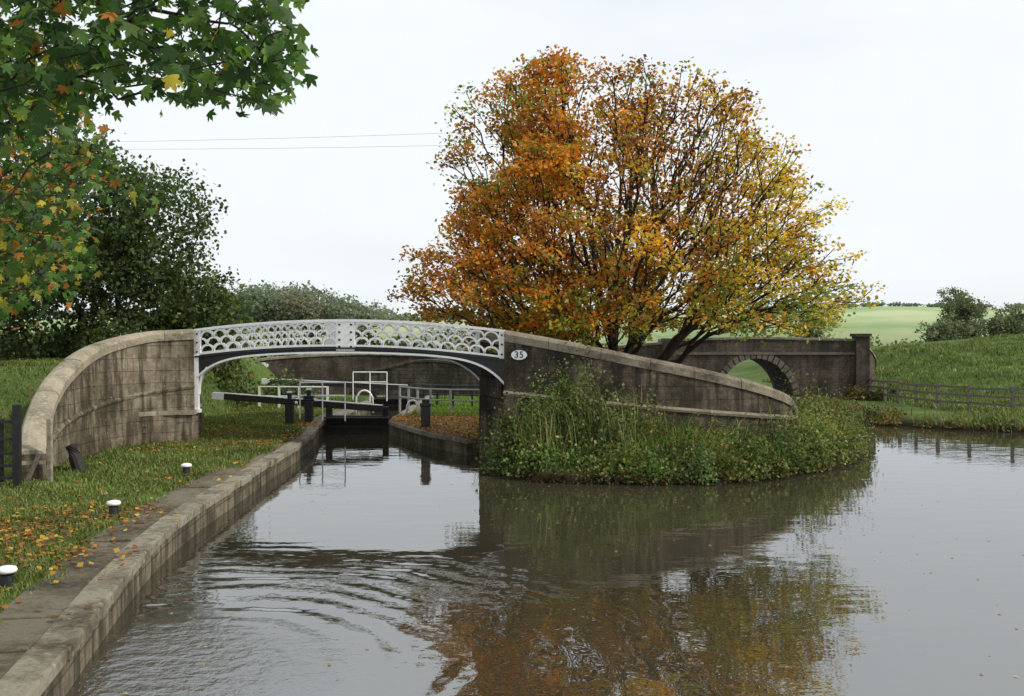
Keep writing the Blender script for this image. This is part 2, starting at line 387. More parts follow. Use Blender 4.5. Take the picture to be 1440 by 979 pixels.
# ---------------------------------------------------------------- stone wing walls
def wing(name,pts,mat,matc,string,base=.2):
    P=empty(name); p,s=spline(pts,.25); top=p[:,2]
    def body(i):
        bt=(top[i]-base)*.04
        return [(-.24-bt,base-.6),(-.22,top[i]-.3),(.22,top[i]-.3),(.24+bt,base-.6)]
    sweep('wall_body',p,s,body,mat,P)
    a=0;k=0
    while a<s[-1]-.15:
        L=random.uniform(1.0,1.45); b=min(a+L,s[-1])
        if s[-1]-b<.35: b=s[-1]
        u=np.linspace(a+.006,b-.006,5); q=np.column_stack([np.interp(u,s,p[:,c]) for c in range(3)])
        nn=normals2(p); n2=np.column_stack([np.interp(u,s,nn[:,0]),np.interp(u,s,nn[:,1])])
        V=[];F=[];dz=random.uniform(-.012,.012); do=random.uniform(-.01,.01); pr=[(-.27,-.3),(-.28,-.1),(-.22,-.02),(-.1,.012),(.1,.012),(.22,-.02),(.28,-.1),(.27,-.3)]; K=len(pr)
        for i in range(5):
            for o,z in pr: V.append((q[i,0]+n2[i,0]*(o+do),q[i,1]+n2[i,1]*(o+do),q[i,2]+z+dz))
        for i in range(4):
            for j in range(K): F.append([i*K+j,i*K+(j+1)%K,i*K+K+(j+1)%K,i*K+K+j])
        F.append(list(range(K))); F.append([4*K+j for j in range(K)])
        py_mesh('coping_stone_%d'%k,V,F,matc,P); k+=1; a=b
    for fz,hh,pr_ in string:
        zz=[fz(i/(len(p)-1),top[i]) for i in range(len(p))]
        sweep('string_course',p,s,lambda i:[(-.31,zz[i]),(-.33,zz[i]+hh*.5),(-.28,zz[i]+hh),(.28,zz[i]+hh),(.31,zz[i])],matc if pr_ else mat,P)
    return P
NEAR_R=[(-.16,28.0,3.8),(1.6,27.55,3.48),(3.5,27.3,3.08),(5.5,27.5,2.66),(6.95,28.1,2.28),(7.8,28.8,1.95),(8.25,29.7,1.5)]
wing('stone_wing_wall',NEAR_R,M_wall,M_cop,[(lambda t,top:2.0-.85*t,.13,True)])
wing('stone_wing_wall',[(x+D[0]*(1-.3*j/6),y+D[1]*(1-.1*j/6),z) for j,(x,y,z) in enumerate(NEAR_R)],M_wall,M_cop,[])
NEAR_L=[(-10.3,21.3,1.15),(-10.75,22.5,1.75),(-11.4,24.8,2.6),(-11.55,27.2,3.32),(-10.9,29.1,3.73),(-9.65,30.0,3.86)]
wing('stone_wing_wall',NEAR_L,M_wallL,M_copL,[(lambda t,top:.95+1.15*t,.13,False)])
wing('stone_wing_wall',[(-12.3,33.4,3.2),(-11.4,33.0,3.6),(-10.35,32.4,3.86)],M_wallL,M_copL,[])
def prism(name,poly,z0,z1,mat,parent=None,bevel=0):
    n=len(poly); V=[(x,y,z0) for x,y in poly]+[(x,y,z1) for x,y in poly]
    F=[[i,(i+1)%n,n+(i+1)%n,n+i] for i in range(n)]+[list(range(n)),[n+i for i in range(n)]]
    uv=[(x*.8+y,z0) for x,y in poly]+[(x*.8+y,z1) for x,y in poly]
    return py_mesh(name,V,F,mat,parent,uv=uv)
AB=empty('stone_abutments')
prism('island_abutment',[(-.14,28.27),(-.86,30.2),(.6,30.2),(1.4,28.0)],-.8,3.0,M_wall,AB)
prism('island_abutment_springer',[(-.32,28.05),(-.34,28.26),(-.98,30.1),(-.85,30.25),(-.1,28.3)],1.9,2.42,M_wall,AB)
prism('towpath_abutment',[(-9.75,30.28),(-10.4,32.1),(-12,32),(-11,29.8)],-.2,3.05,M_wallL,AB)
prism('towpath_buttress',[(-9.52,29.62),(-9.52,30.3),(-11.2,29.6),(-11.35,28.0),(-11.0,28.6),(-10.45,29.25)],.2,1.32,M_wallL,AB)
prism('towpath_buttress_cap',[(-9.46,29.55),(-9.46,30.34),(-11.2,29.62),(-11.32,27.9),(-10.95,28.5),(-10.4,29.19)],1.322,1.45,M_copL,AB)
def ramp(name,near,off):
    V=[];F=[]
    for j,(x,y,z) in enumerate(near):
        for t in(.08,.92): V.append((x+off[0]*t,y+off[1]*t,z-.76 if z>2.2 else z-.62))
    for j in range(len(near)-1): F.append([j*2,j*2+1,j*2+3,j*2+2])
    py_mesh(name,V,F,M_quay,recalc=False)
ramp('bridge_ramp',NEAR_R,D)
ramp('bridge_ramp',[(-11.7,26.3,2.8),(-11.4,28.3,3.4),(-10.6,29.6,3.75),(-9.65,30,3.86)],(-1.2,2.2))

SG=empty('bridge_number_sign'); cx,cy,cz=.2,27.64,3.12; an=math.atan2(-.45,1.76)
def oval(name,rx,rz,th,mat,off):
    V=[];n=40
    for o in(off,off+th):
        for i in range(n):
            a=2*math.pi*i/n; x=rx*math.cos(a); V.append((cx+x*math.cos(an)+o*math.sin(an),cy+x*math.sin(an)-o*math.cos(an),cz+rz*math.sin(a)))
    py_mesh(name,V,[[i,(i+1)%n,n+(i+1)%n,n+i] for i in range(n)]+[list(range(n)),[n+i for i in range(n)]],mat,SG)
oval('plate',.245,.155,.03,M_black,-.02); oval('plate_face',.225,.135,.012,M_white,.011)
def text(body,size,loc,rz,mat,parent):
    c=bpy.data.curves.new('t','FONT'); c.body=body; c.size=size; c.align_x='CENTER'; c.align_y='CENTER'; c.extrude=.004; c.offset=.002; c.space_character=1.1
    o=bpy.data.objects.new('t',c); COL.objects.link(o); bpy.context.view_layer.update()
    me=bpy.data.meshes.new_from_object(o); bpy.data.objects.remove(o); q=link('lettering',me,mat,parent)
    q.location=loc; q.rotation_euler=(R(90),0,rz)
text('35',.26,(cx+.03*math.sin(an),cy-.03*math.cos(an),cz),an,M_black,SG)

# ---------------------------------------------------------------- brick road bridge
RB=empty('brick_road_bridge')
AX,AW,AH=12.75,2.0,2.3
xs2=np.r_[np.linspace(8.2,10.72,6),AX+AW*np.sin(np.linspace(-math.pi/2,math.pi/2,26))[1:],np.linspace(14.9,18.2,7)]
rt=lambda x:3.62+.1*math.exp(-((x-13)/3)**2)
ra=lambda x:(.3+AH*math.sqrt(max(0,1-((x-AX)/AW)**2))) if abs(x-AX)<AW-.0001 else -.6
V=[];UV=[];F=[]
for x in xs2:
    for y,z in((52,ra(x)),(52,rt(x)-.12),(52.35,rt(x)-.12),(52.35,2.9),(55.65,2.9),(55.65,rt(x)-.12),(56,rt(x)-.12),(56,ra(x))):
        V.append((x,y,z)); UV.append((x+(y-52)*.7,z))
for i in range(len(xs2)-1):
    for j in range(8): F.append([i*8+j,i*8+(j+1)%8,i*8+8+(j+1)%8,i*8+8+j])
F.append(list(range(8))); F.append([(len(xs2)-1)*8+j for j in range(8)])
py_mesh('bridge_body',V,F,M_brick,RB,uv=UV)
m=MB()
for y in(52.17,55.83):
    for i in range(10):
        x0=8.2+i*1.0; m.box((x0+.5,y,rt(x0+.5)-.05),(.985,.48,.13))
m.obj('coping',M_cop,RB,bevel=.02)
m=MB(); m.box((13.2,51.97,2.86),(10,.1,.12)); m.obj('string_course',M_arch,RB)
m=MB(); m.box((18.25,52.1,1.8),(.7,.7,3.9)); m.box((18.25,52.1,3.82),(.86,.86,.16)); m.box((8.2,52.1,1.7),(.7,.7,3.9)); m.obj('piers',M_brick,RB)
m=MB(); n=22
for i in range(n):
    a0=math.pi*i/n+.015; a1=math.pi*(i+1)/n-.015; b=len(m.v)
    for y in(51.95,52.2):
        for rr in(1.0,1.0+.16):
            for a in(a0,a1):
                m.v.append((AX+AW*rr*math.cos(a),y,.3+AH*rr*math.sin(a)))
    for q in((0,1,3,2),(4,6,7,5),(0,4,5,1),(2,3,7,6),(0,2,6,4),(1,5,7,3)): m.f.append([b+j for j in q])
m.obj('arch_voussoirs',M_arch,RB)
def longwall(name,pts,mat,parent,copm,base=0.,th=.25):
    p,s=spline(pts,.5)
    sweep(name,p,s,lambda i:[(-th,base),(-th,p[i,2]-.15),(th,p[i,2]-.15),(th,base)],mat,parent)
    sweep(name+'_coping',p,s,lambda i:[(-th-.06,p[i,2]-.148),(-th-.05,p[i,2]-.03),(0,p[i,2]),(th+.05,p[i,2]-.03),(th+.06,p[i,2]-.148)],copm,parent)
longwall('right_wing',[(18.45,52.4,3.3),(19.2,53.4,2.7),(19.9,55.5,1.6)],M_brick,RB,M_cop)
longwall('approach_wall',[(-21,54,1.5),(-17,55,2.1),(-13.5,56,2.62),(-9,57,2.86),(-5,57.2,2.78),(0,56.8,2.72),(4,55,3.1),(8.1,52.3,3.5)],M_brick,RB,M_cop)
SG2=empty('bridge_number_sign')
m=MB(); n=24; b=0
for y in(55.62,55.55):
    for i in range(n):
        a=2*math.pi*i/n; m.v.append((-13.9+.3*math.cos(a),y,2.15+.17*math.sin(a)))
m.f=[[i,(i+1)%n,n+(i+1)%n,n+i] for i in range(n)]+[list(range(n)),[n+i for i in range(n)]]
m.obj('plate',M_white,SG2)
longwall('rubble_retaining_wall',[(-7.8,55.9,1.9),(-5,55.6,2.5),(-2.5,55.2,2.3),(0,54.6,1.9),(2.5,53.6,2.3)],M_rubble,None,M_rubble,th=.35)

# ---------------------------------------------------------------- lock gates and furniture
def lock_gate(x0,x1,y,ends,parentname='lock_gate'):
    G=empty(parentname); k=MB(); w=MB()
    for i in range(9):
        xx=x0+(x1-x0)*(i+.5)/9; k.box((xx,y,.02),((x1-x0)/9-.012,.1,1.3))
    k.box(((x0+x1)/2,y-.09,.6),(x1-x0,.12,.14)); k.box(((x0+x1)/2,y-.09,.25),(x1-x0,.1,.14))
    for px in(x0+.1,x1-.1): k.box((px,y,.35),(.22,.24,1.3))
    k.box(((x0+x1)/2,y-.32,.6),(x1-x0+.1,.36,.06))
    a,b=ends; k.beam(a,b,.24,.24)
    k.obj('timber_gate_and_balance_beam',M_tar,G,bevel=.012)
    d=(Vector(b)-Vector(a)).normalized(); e=Vector(b)-d*.02
    w.beam(e,e+d*.5,.26,.26)
    w.beam(Vector(a)+Vector((0,-.0,.13)),Vector(b)+Vector((0,0,.13)),.2,.03)
    hx=x0-.9
    for px in(hx,hx+.85,hx+1.7): w.tube([(px,y-.55,.5),(px,y-.55,1.95)],.028)
    for zz in(1.95,1.45): w.tube([(hx,y-.55,zz),(hx+1.7,y-.55,zz)],.028)
    w.obj('white_beam_end_and_handrail',M_white,G,bevel=0)
lock_gate(-7.08,-4.72,38.0,((-4.9,37.6,.95),(-11.2,38.8,1.35)))
lock_gate(-7.08,-4.72,50.5,((-5.3,50.4,1.15),(-12.3,50.9,1.45)))
def paddle(x,y,h=1.25,name='paddle_gear'):
    G=empty(name); k=MB(); k.box((x,y,.5+h*.4),(.28,.26,h*.8)); k.box((x,y,.5+h*.82),(.36,.34,.09)); k.box((x,y+.0,.5+h*.93),(.14,.12,.24))
    k.tube([(x-.2,y-.1,.5+h*.72),(x+.24,y-.1,.5+h*.72)],.05,10); k.obj('stand',M_black,G,bevel=.012)
    w=MB(); w.box((x,y,.5+h*.93+.15),(.17,.15,.06)); w.tube([(x+.22,y-.1,.5+h*.72),(x+.3,y-.1,.5+h*.72)],.055,10); w.obj('white_cap',M_white,G)
paddle(-8.0,35.8,1.1); paddle(-7.55,37.0,1.15)
G=empty('mooring_post'); k=MB(); k.box((-3.0,34.6,.85),(.3,.3,.8)); k.box((-3.0,34.6,1.3),(.38,.38,.12)); k.box((-3.0,34.6,1.42),(.24,.24,.14)); k.obj('post',M_black,G,bevel=.02)
def hoop(x,y,w,h,name='ladder_hoop_rail'):
    m=MB(); pts=[(x-w/2,y,.45),(x-w/2*.9,y,.45+h*.7)]+[(x-w/2*math.cos(a)*.8,y,.45+h*.7+h*.3*math.sin(a)) for a in np.linspace(.3,math.pi-.3,7)]+[(x+w/2*.9,y,.45+h*.7),(x+w/2,y,.45)]
    m.tube(pts,.04,8); m.obj(name,M_white,smooth=True)
hoop(-6.3,42.5,.75,.95); hoop(-3.95,39.6,.5,.7)
def railing(name,pts,h,mat,n,rails=2,r=.035,posts=True):
    m=MB(); p,s=spline(pts,.3)
    for i in np.linspace(0,len(p)-1,n).astype(int): m.beam((p[i,0],p[i,1],.4),(p[i,0],p[i,1],.5+h),.09)
    for k in range(rails):
        z=.5+h*(1-k*.42)-.03; m.tube([(q[0],q[1],z) for q in p[::3]]+[(p[-1,0],p[-1,1],z)],r,6)
    m.obj(name,mat)
railing('guard_railing',[(-4.9,43.5),(-3.4,41.2),(-1.3,40.6)],1.05,M_grey,6)
railing('guard_railing',[(-4.6,47),(-2.8,45.5),(-.9,45)],1.0,M_black,6)
railing('guard_railing',[(-11.3,44.5),(-9.5,44.2),(-8.2,44.2)],1.0,M_white,4)
def bollard(x,y):
    G=empty('mooring_bollard'); k=MB(); z=.485
    k.lathe((x,y,z),[(.12,0),(.12,.03),(.085,.05),(.075,.17),(.09,.21)],20); k.obj('stem',M_black,G,smooth=False)
    w=MB(); w.lathe((x,y,z),[(.08,.195),(.115,.21),(.12,.235),(.105,.265),(.055,.28),(.0,.285)],20); w.obj('white_cap',M_white,G,smooth=True)
bollard(-6.15,12.1); bollard(-6.85,17.1); bollard(-7.3,22.3)
m=MB(); m.tube([(-9.9,22.9,.4),(-10.08,22.95,.85),(-10.2,23.0,1.08)],[.16,.15,.13],12); m.obj('leaning_timber_stump',M_tar)
m=MB(); m.beam((-9.85,21.2,.3),(-9.85,21.2,1.85),.1); m.obj('timber_post',M_greenpost,bevel=.01)
m=MB(); m.beam((-10.25,20.9,.4),(-9.95,20.95,1.15),.08); m.obj('timber_post',M_timber,bevel=.01)
GT=empty('field_gate'); m=MB()
m.box((-10.15,20.4,1.25),(.13,.13,1.9))
for z in(.7,.95,1.2,1.5,1.85): m.beam((-10.2,20.4,z),(-13.3,20.0,z),.05,.06)
for x in(-10.5,-11.8,-13.2): m.beam((x,20.2+(x+11.8)*.13+.1,.6),(x,20.2+(x+11.8)*.13+.1,1.9),.06)
m.beam((-10.5,20.3,.7),(-13.1,20.0,1.85),.045); m.box((-13.5,19.95,1.2),(.16,.16,1.9)); m.obj('bars',M_black,GT)
fp,fs=spline([(19.6,58.5),(18.7,53),(18.6,48),(19,43.8),(20.6,41.2),(24,39.8),(32,38.6),(44,37.5)],.1)
m=MB(); fz=H(fp[:,0],fp[:,1]); idx=list(range(0,len(fp),18))
for a in idx:
    m.box((fp[a,0],fp[a,1],fz[a]+.5),(.12,.12,1.25),random.uniform(-.2,.2),tilt=Vector((0,0,1)).rotation_difference(Vector((random.uniform(-.03,.03),random.uniform(-.03,.03),1))))
for a,b in zip(idx[:-1],idx[1:]):
    for z in(.35,.68,1.0):
        m.beam((fp[a,0],fp[a,1]-.05,fz[a]+z+random.uniform(-.03,.03)),(fp[b,0],fp[b,1]-.05,fz[b]+z+random.uniform(-.03,.03)),.04,.1)
m.obj('post_and_rail_fence',M_timber)
G=empty('power_line'); m=MB()
pa=np.array((-44.,78.)); pb=np.array((6.,66.)); za,zb_=19.0,17.7
for dz,oy in((0,0),(-.55,.4)):
    pts=[]
    for t in np.linspace(0,1,20): pts.append((pa[0]+(pb[0]-pa[0])*t,pa[1]+(pb[1]-pa[1])*t+oy,za+dz*(.6+t)+(zb_-za)*t-1.0*t*(1-t)))
    m.tube(pts,.011,5)
m.obj('cables',M_grey,G); m=MB()
q,z=pa,za; g=float(H(q[0],q[1]))
m.tube([(q[0],q[1],g-.2),(q[0],q[1],z+.2)],[.16,.1],10); m.box((q[0],q[1],z-.05),(1.2,.1,.12)); m.box((q[0],q[1],z-.4),(1.2,.1,.12))
m.obj('pole',M_timber,G)

# ---------------------------------------------------------------- vegetation generators
def unit(v): return v/(np.linalg.norm(v,axis=1)[:,None]+1e-9)
def leaf_quads(P,size,up=.5,aspect=.42):
    N=len(P); n=unit(RNG.normal(size=(N,3))+np.array([0,0,up])); t=unit(np.cross(n,RNG.normal(size=(N,3)))); b=np.cross(n,t)
    s=np.asarray(size).reshape(-1,1)*np.ones((N,1))
    V=np.stack([P+t*s*.55,P+b*s*aspect+n*s*.07,P-t*s*.5,P-b*s*aspect+n*s*.07],1).reshape(-1,3)
    return V,np.arange(N*4).reshape(-1,4)
MO=[(90,1),(80,.74),(72,.66),(64,.44),(54,.68),(42,.95),(32,.7),(22,.62),(12,.42),(0,.58),(-20,.68),(-34,.5),(-55,.36),(-80,.3)]
MO=MO+[(180-a,r) for a,r in MO[::-1] if a!=90]
MOxy=np.array([(r*math.cos(R(a)),r*math.sin(R(a))) for a,r in MO])
def maple_leaves(P,size):
    N=len(P); K=len(MOxy)
    n=unit(RNG.normal(size=(N,3))*.75+np.array([.1,-.75,.45])); t=np.array([0,0,-1.])+RNG.normal(size=(N,3))*.55
    t=unit(t-n*np.sum(n*t,1)[:,None]); b=np.cross(n,t); s=np.asarray(size).reshape(-1,1,1)
    cu=RNG.uniform(-.1,.45,(N,1))
    xy=MOxy[None]; dz=-(cu*(np.abs(xy[...,0])**1.5)+.6*cu*np.clip(xy[...,1],0,None)**2)
    out=P[:,None]+s*(b[:,None]*xy[...,0:1]+t[:,None]*xy[...,1:2]+n[:,None]*dz[...,None])
    V=np.concatenate([P[:,None],out],1).reshape(-1,3)
    j=np.arange(K); tri=np.column_stack([np.zeros(K,int),1+j,1+(j+1)%K])
    F=(np.arange(N)[:,None,None]*(K+1)+tri[None]).reshape(-1,3)
    return V,F,K+1
def colors(N,pal,w,rep,jit=.2):
    pal=np.array(pal); c=pal[RNG.choice(len(pal),N,p=np.array(w)/sum(w))]*RNG.uniform(1-jit,1+jit,(N,1))
    return np.repeat(c,rep,0)
def grow(trunk,tips,bf=.4,step=.5,jit=.06,sag=0.):
    n=len(trunk); cap=n+int(len(tips)*14)+10
    N=np.zeros((cap,3)); N[:n]=trunk; par=[-1]+list(range(n-1)); pl=np.zeros(cap)
    for i in range(1,n): pl[i]=pl[i-1]+np.linalg.norm(N[i]-N[i-1])
    tips=tips[np.argsort(np.linalg.norm(tips-N[n-1],axis=1))]
    for p in tips:
        d=np.linalg.norm(N[:n]-p,axis=1); j=int(np.argmin(d+bf*pl[:n])); L=d[j]; k=int(min(12,max(1,round(L/step)))); a=N[j].copy(); pr=j
        for m in range(1,k+1):
            q=a+(p-a)*m/k
            if m<k: q=q+RNG.normal(size=3)*jit*min(1,L)+np.array([0,0,-sag*L*math.sin(math.pi*m/k)])
            N[n]=q; par.append(pr); pl[n]=pl[pr]+np.linalg.norm(q-N[pr]); pr=n; n+=1
        if n>=cap-14: break
    return N[:n],par
def skeleton(name,N,par,mat,parent,tip=.01,pw=2.4,rmax=.5,k=6):
    n=len(N); r=np.zeros(n)
    for i in range(n-1,-1,-1):
        r[i]=max(tip**pw,r[i])
        if par[i]>=0: r[par[i]]+=r[i]
    r=np.minimum(r**(1/pw),rmax); ch=np.arange(1,n); pa=np.array(par)[1:]
    a=N[pa]; b=N[ch]; ra=np.minimum(r[pa],r[ch]*1.35); rb=r[ch]
    ra=np.where(pa<3,np.minimum(r[pa],r[ch]*1.6),ra)
    t=unit(b-a); up=np.where(np.abs(t[:,2:3])<.9,np.array([[0,0,1.]]),np.array([[0,1.,0]])); u=unit(np.cross(t,up)); v=np.cross(t,u)
    an=2*np.pi*np.arange(k)/k; c=np.cos(an)[None,:,None]; s=np.sin(an)[None,:,None]
    ring=u[:,None]*c+v[:,None]*s
    V=np.concatenate([a[:,None]+ring*ra[:,None,None],b[:,None]+t[:,None]*rb[:,None,None]*.2+ring*rb[:,None,None]],1).reshape(-1,3)
    j=np.arange(k); q=np.column_stack([j,(j+1)%k,k+(j+1)%k,k+j])
    F=(np.arange(len(a))[:,None,None]*2*k+q[None]).reshape(-1,4)
    np_mesh(name,V,F,mat,parent=parent,smooth=True)
def cnoise(P,s,o=0): return np.array([noise.noise(Vector((p[0]*s+o,p[1]*s+o*.7,p[2]*s))) for p in P])
def blob_tree(name,base,cz,rad,h,ntips,per,lsize,pal,w,trunk_r=.3,lean=0,bf=.45,spread=.5,thr=-.25,tip=.012,rough=.28):
    G=empty(name); b=np.array(base,float); P=[]
    c=np.array([b[0]+lean,b[1],cz])
    while len(P)<ntips:
        q=RNG.normal(size=3); q/=np.linalg.norm(q); q*=RNG.uniform(0,1)**.42
        f=1+rough*noise.noise(Vector(q*1.7)+Vector(b*.3))+rough*.5*noise.noise(Vector(q*4)+Vector(b*.3)); p=c+q*np.array([rad,rad,h/2])*f
        if noise.noise(Vector(p*(2.2/rad)))<thr: continue
        P.append(p)
    P=np.array(P)
    tr=[b+np.array([lean*t*.3,0,t*(cz-h*.42-b[2])]) for t in np.linspace(0,1,4)]
    N,par=grow(np.array(tr),P,bf,step=rad*.14,jit=rad*.012)
    skeleton('trunk_and_branches',N,par,M_bark,G,tip=tip,rmax=trunk_r)
    C=np.repeat(P,per,0)+RNG.normal(size=(ntips*per,3))*spread*np.array([1,1,.7])
    V,F=leaf_quads(C,RNG.uniform(.7,1.3,len(C))*lsize)
    cc=colors(len(C),pal,w,1)*np.repeat(1+.9*cnoise(P,.9,4),per)[:,None]
    np_mesh('foliage',V,F,M_leaf,np.repeat(cc,4,0),G)
    return G

# ---------------------------------------------------------------- the big autumn maple
prof=np.array([(2.6,-.3,8.6),(3.3,-2.0,9.8),(4.2,-3.0,10.8),(5.4,-3.1,11.1),(7,-2.8,10.5),(8.7,-2.4,9.8),(10.1,-1.8,9.0),(11.2,-1.5,8.2),(12.0,-1.0,6.9),(12.7,-.4,5.4)])
T=empty('autumn_maple_tree'); P=[]
while len(P)<2500:
    z=RNG.uniform(2.8,12.8); x0=np.interp(z,prof[:,0],prof[:,1]); x1=np.interp(z,prof[:,0],prof[:,2]); hw=(x1-x0)/2; hx=(x1+x0)/2
    if RNG.uniform()>(hw/7.0)**1.3: continue
    a=RNG.uniform(0,2*np.pi); r=RNG.uniform()**.4
    f=1+.15*noise.noise(Vector((math.cos(a)*2,math.sin(a)*2,z*.45)))+.3*noise.noise(Vector((math.cos(a)*4.5,math.sin(a)*4.5,z*1.1)))
    if z<4.2 and r<.5: continue
    p=np.array([hx+hw*r*f*math.cos(a),33.3+hw*.82*r*f*math.sin(a),z])
    zt=12.1+1.2*noise.noise(Vector((p[0]*.6+3,p[1]*.3,1.2)))-.9*sstep(5.5,9,p[0])
    if z>zt: continue
    zl=np.interp(p[0],[-1.5,1,3.5,5,6.5,8,9.5,11],[3.0,3.3,3.7,4.0,3.6,3.9,3.6,4.2])+.9*noise.noise(Vector((p[0]*.7,p[1]*.6,8)))
    if z<zl: continue
    if noise.noise(Vector(p*.6))<-.15: continue
    P.append(p)
P=np.array(P)
base=np.array([3.35,33,.85])
N,par=grow(np.array([base,base+[.02,0,.5],base+[.03,0,1.0],base+[.05,0,1.5]]),P,.8,.42,.05,-.035)
skeleton('trunk_and_branches',N,par,M_bark,T,tip=.014,pw=2.22,rmax=.42)
n1=cnoise(P,.45,5); xr=(P[:,0]-3.9)/7
sparse=(np.exp(-((P[:,0]-5.2)/2.1)**2-((P[:,2]-9.6)/2.6)**2)); per=46*(1-.76*sparse)*(1-.36*sstep(0,.5,xr))*(1+.8*n1); per=np.clip(per,6,80).astype(int)
idx=np.repeat(np.arange(len(P)),per); Cc=P[idx]+RNG.normal(size=(len(idx),3))*np.array([.23,.23,.13])
V,F=leaf_quads(Cc,RNG.uniform(.09,.16,len(Cc)),up=1.3)
o_=np.array([(.6,.23,.03),(.5,.17,.025),(.66,.3,.04)]); y_=np.array([(.74,.5,.06),(.68,.42,.04),(.56,.47,.07)]); br=np.array([(.24,.09,.035),(.17,.07,.035)]); gr=np.array([(.18,.24,.05),(.3,.32,.06)])
# each spray of leaves shares a hue; a minority of single leaves differ
nP=len(P); lf=RNG.uniform(size=len(Cc))<.3
u1=np.where(lf,RNG.uniform(size=len(Cc)),RNG.uniform(size=nP)[idx]); u2=np.where(lf,RNG.uniform(size=len(Cc)),RNG.uniform(size=nP)[idx]); u3=np.where(lf,RNG.uniform(size=len(Cc)),RNG.uniform(size=nP)[idx])
py_=np.clip(.3+.85*(xr[idx]+1.0*n1[idx]),.08,.92); k3=np.where(lf,RNG.integers(0,3,len(Cc)),RNG.integers(0,3,nP)[idx]); k2=np.where(lf,RNG.integers(0,2,len(Cc)),RNG.integers(0,2,nP)[idx])
c=np.where((u1<py_)[:,None],y_[k3],o_[k3])
pb_=.12+.6*sparse[idx]; c=np.where((u2<pb_)[:,None],br[k2],c)
lowg=.12+.4*sstep(6.0,3.6,Cc[:,2])+.4*sstep(-.3,-.8,xr[idx])*sstep(7,9,Cc[:,2])+.3*sstep(.1,.8,xr[idx])*sstep(8.5,5,Cc[:,2]); c=np.where((u3<lowg)[:,None],gr[k2],c)
c=c*RNG.uniform(.82,1.12,(len(c),1))*RNG.uniform(.75,1.12,nP)[idx][:,None]
np_mesh('foliage',V,F,M_leaf,np.repeat(c,4,0),T)

# ---------------------------------------------------------------- left bank trees
DG=[(.038,.068,.024),(.065,.1,.035),(.1,.14,.05),(.16,.17,.055)]
blob_tree('green_tree',(-16.2,38,2.4),7.3,4.3,8.4,750,32,.17,DG,[3,4,3,1],.3,bf=.4,spread=.32,thr=-.12,rough=.5)
blob_tree('green_tree',(-21.5,40,2.5),8.2,5.2,9.3,650,32,.19,DG,[3,4,2,1],.34,spread=.38,thr=-.15,rough=.5)
blob_tree('green_tree',(-14.0,43,2.0),4.6,2.7,4.4,300,32,.17,DG,[3,3,3,1],.2,spread=.36,rough=.4)
blob_tree('green_tree',(-19.8,31.5,2.4),5.2,3.6,5.2,320,34,.16,DG+[(.3,.16,.03)],[3,3,3,1,.5],.2,spread=.38,rough=.4)
def clumps(name,items,pal,w,lsize,mat=None,up=.4,parent=None,stray=.0):
    Cs=[];M=[]
    for (x,y,z,rx,ry,rz,n) in items:
        q=unit(RNG.normal(size=(n,3)))*(RNG.uniform(size=(n,1))**.3); q[:,2]=np.abs(q[:,2])
        f=1+.5*cnoise(q*1.0+np.array([x,y,0]),2.3)+.55*cnoise(q+np.array([x,y,3]),6)+stray*np.clip(RNG.normal(size=n),0,3)*.3
        Cs.append(np.array([x,y,z])+q*np.array([rx,ry,rz])*f[:,None]); M.append(np.full(n,1)[:,None]*RNG.uniform(.7,1.25)*np.array([RNG.uniform(.85,1.25),1,RNG.uniform(.8,1.2)]))
    C=np.concatenate(Cs); V,F=leaf_quads(C,RNG.uniform(.5,1.4,len(C))*lsize,up)
    cc=colors(len(C),pal,w,1)*(1+.9*cnoise(C,1.1,3))[:,None]*np.concatenate(M)
    return np_mesh(name,V,F,mat or M_leaf,np.repeat(cc,4,0),parent)
it=[]
for x in np.arange(-30,-9.5,1.1):
    y=43+RNG.uniform(-1.5,3)+(3 if x>-14 else 0); it.append((x,y,float(H(x,y))-.2,1.1,1.1,RNG.uniform(1.2,2.0),900))
clumps('hedge',it,DG+[(.2,.12,.03)],[3,3,3,1,.5],.16)
it=[(-18.0,25.5,1.4,1.2,1.2,1.1,1600),(-19.5,28,1.8,1.6,1.6,1.6,2200),(-16.2,20,.4,1.2,1.5,1.3,1400)]
clumps('bramble_bush',it,DG+[(.25,.13,.03)],[2,3,3,2,.5],.1)

# ---------------------------------------------------------------- island vegetation
GP=[(.045,.075,.02),(.08,.125,.03),(.13,.18,.05),(.22,.23,.09),(.24,.17,.08)]
it=[(.0,26.9,.3,.7,.7,1.45,2100),(1.0,26.5,.5,.8,.7,1.7,3100),(1.9,26.3,.5,.75,.8,1.95,3300),(2.9,26.2,.5,.7,.7,1.3,2200),(-.1,26.2,.05,.6,.5,.9,1500),(.5,25.8,.1,.5,.5,1.3,1400),(.9,25.5,.1,.9,.6,.7,2000),(2.2,25.1,.1,.8,.6,.8,2000),(2.6,25.4,.2,.4,.4,1.2,900),(1.4,26.8,1.2,.4,.5,1.5,1000),(3.6,26.0,.5,.45,.45,1.25,1000)]
clumps('waterside_shrub',it,GP,[3,5,4,3,1],.08,stray=.9)
it=[]
for x in np.arange(2.8,8.4,.42):
    yb=np.interp(x,[3,5,7,9.2,11],[24.3,24.5,25.6,28,31.4])
    for r_ in(.2,.8,1.5):
        if x>6.5 and r_>1.2: continue
        it.append((x+RNG.uniform(-.2,.2),yb+r_+RNG.uniform(-.25,.15),.0+.22*r_,RNG.uniform(.3,.6),.45,RNG.uniform(.2,1.0),int(RNG.uniform(400,900))))
for x,y,h in((6.4,27.0,.9),(7.4,26.7,1.2),(8.1,27.3,1.6),(8.8,28.2,1.1),(9.5,29,1.5),(9.0,29.8,1.6),(10.1,30.3,1.0),(10.7,31.5,1.25),(9.8,31.5,1.3),(10.9,33,.9),(8.6,31.2,1.7),(10.3,33.5,1.2)):
    it.append((x,y,.1,RNG.uniform(.55,.8),.7,h,1700))
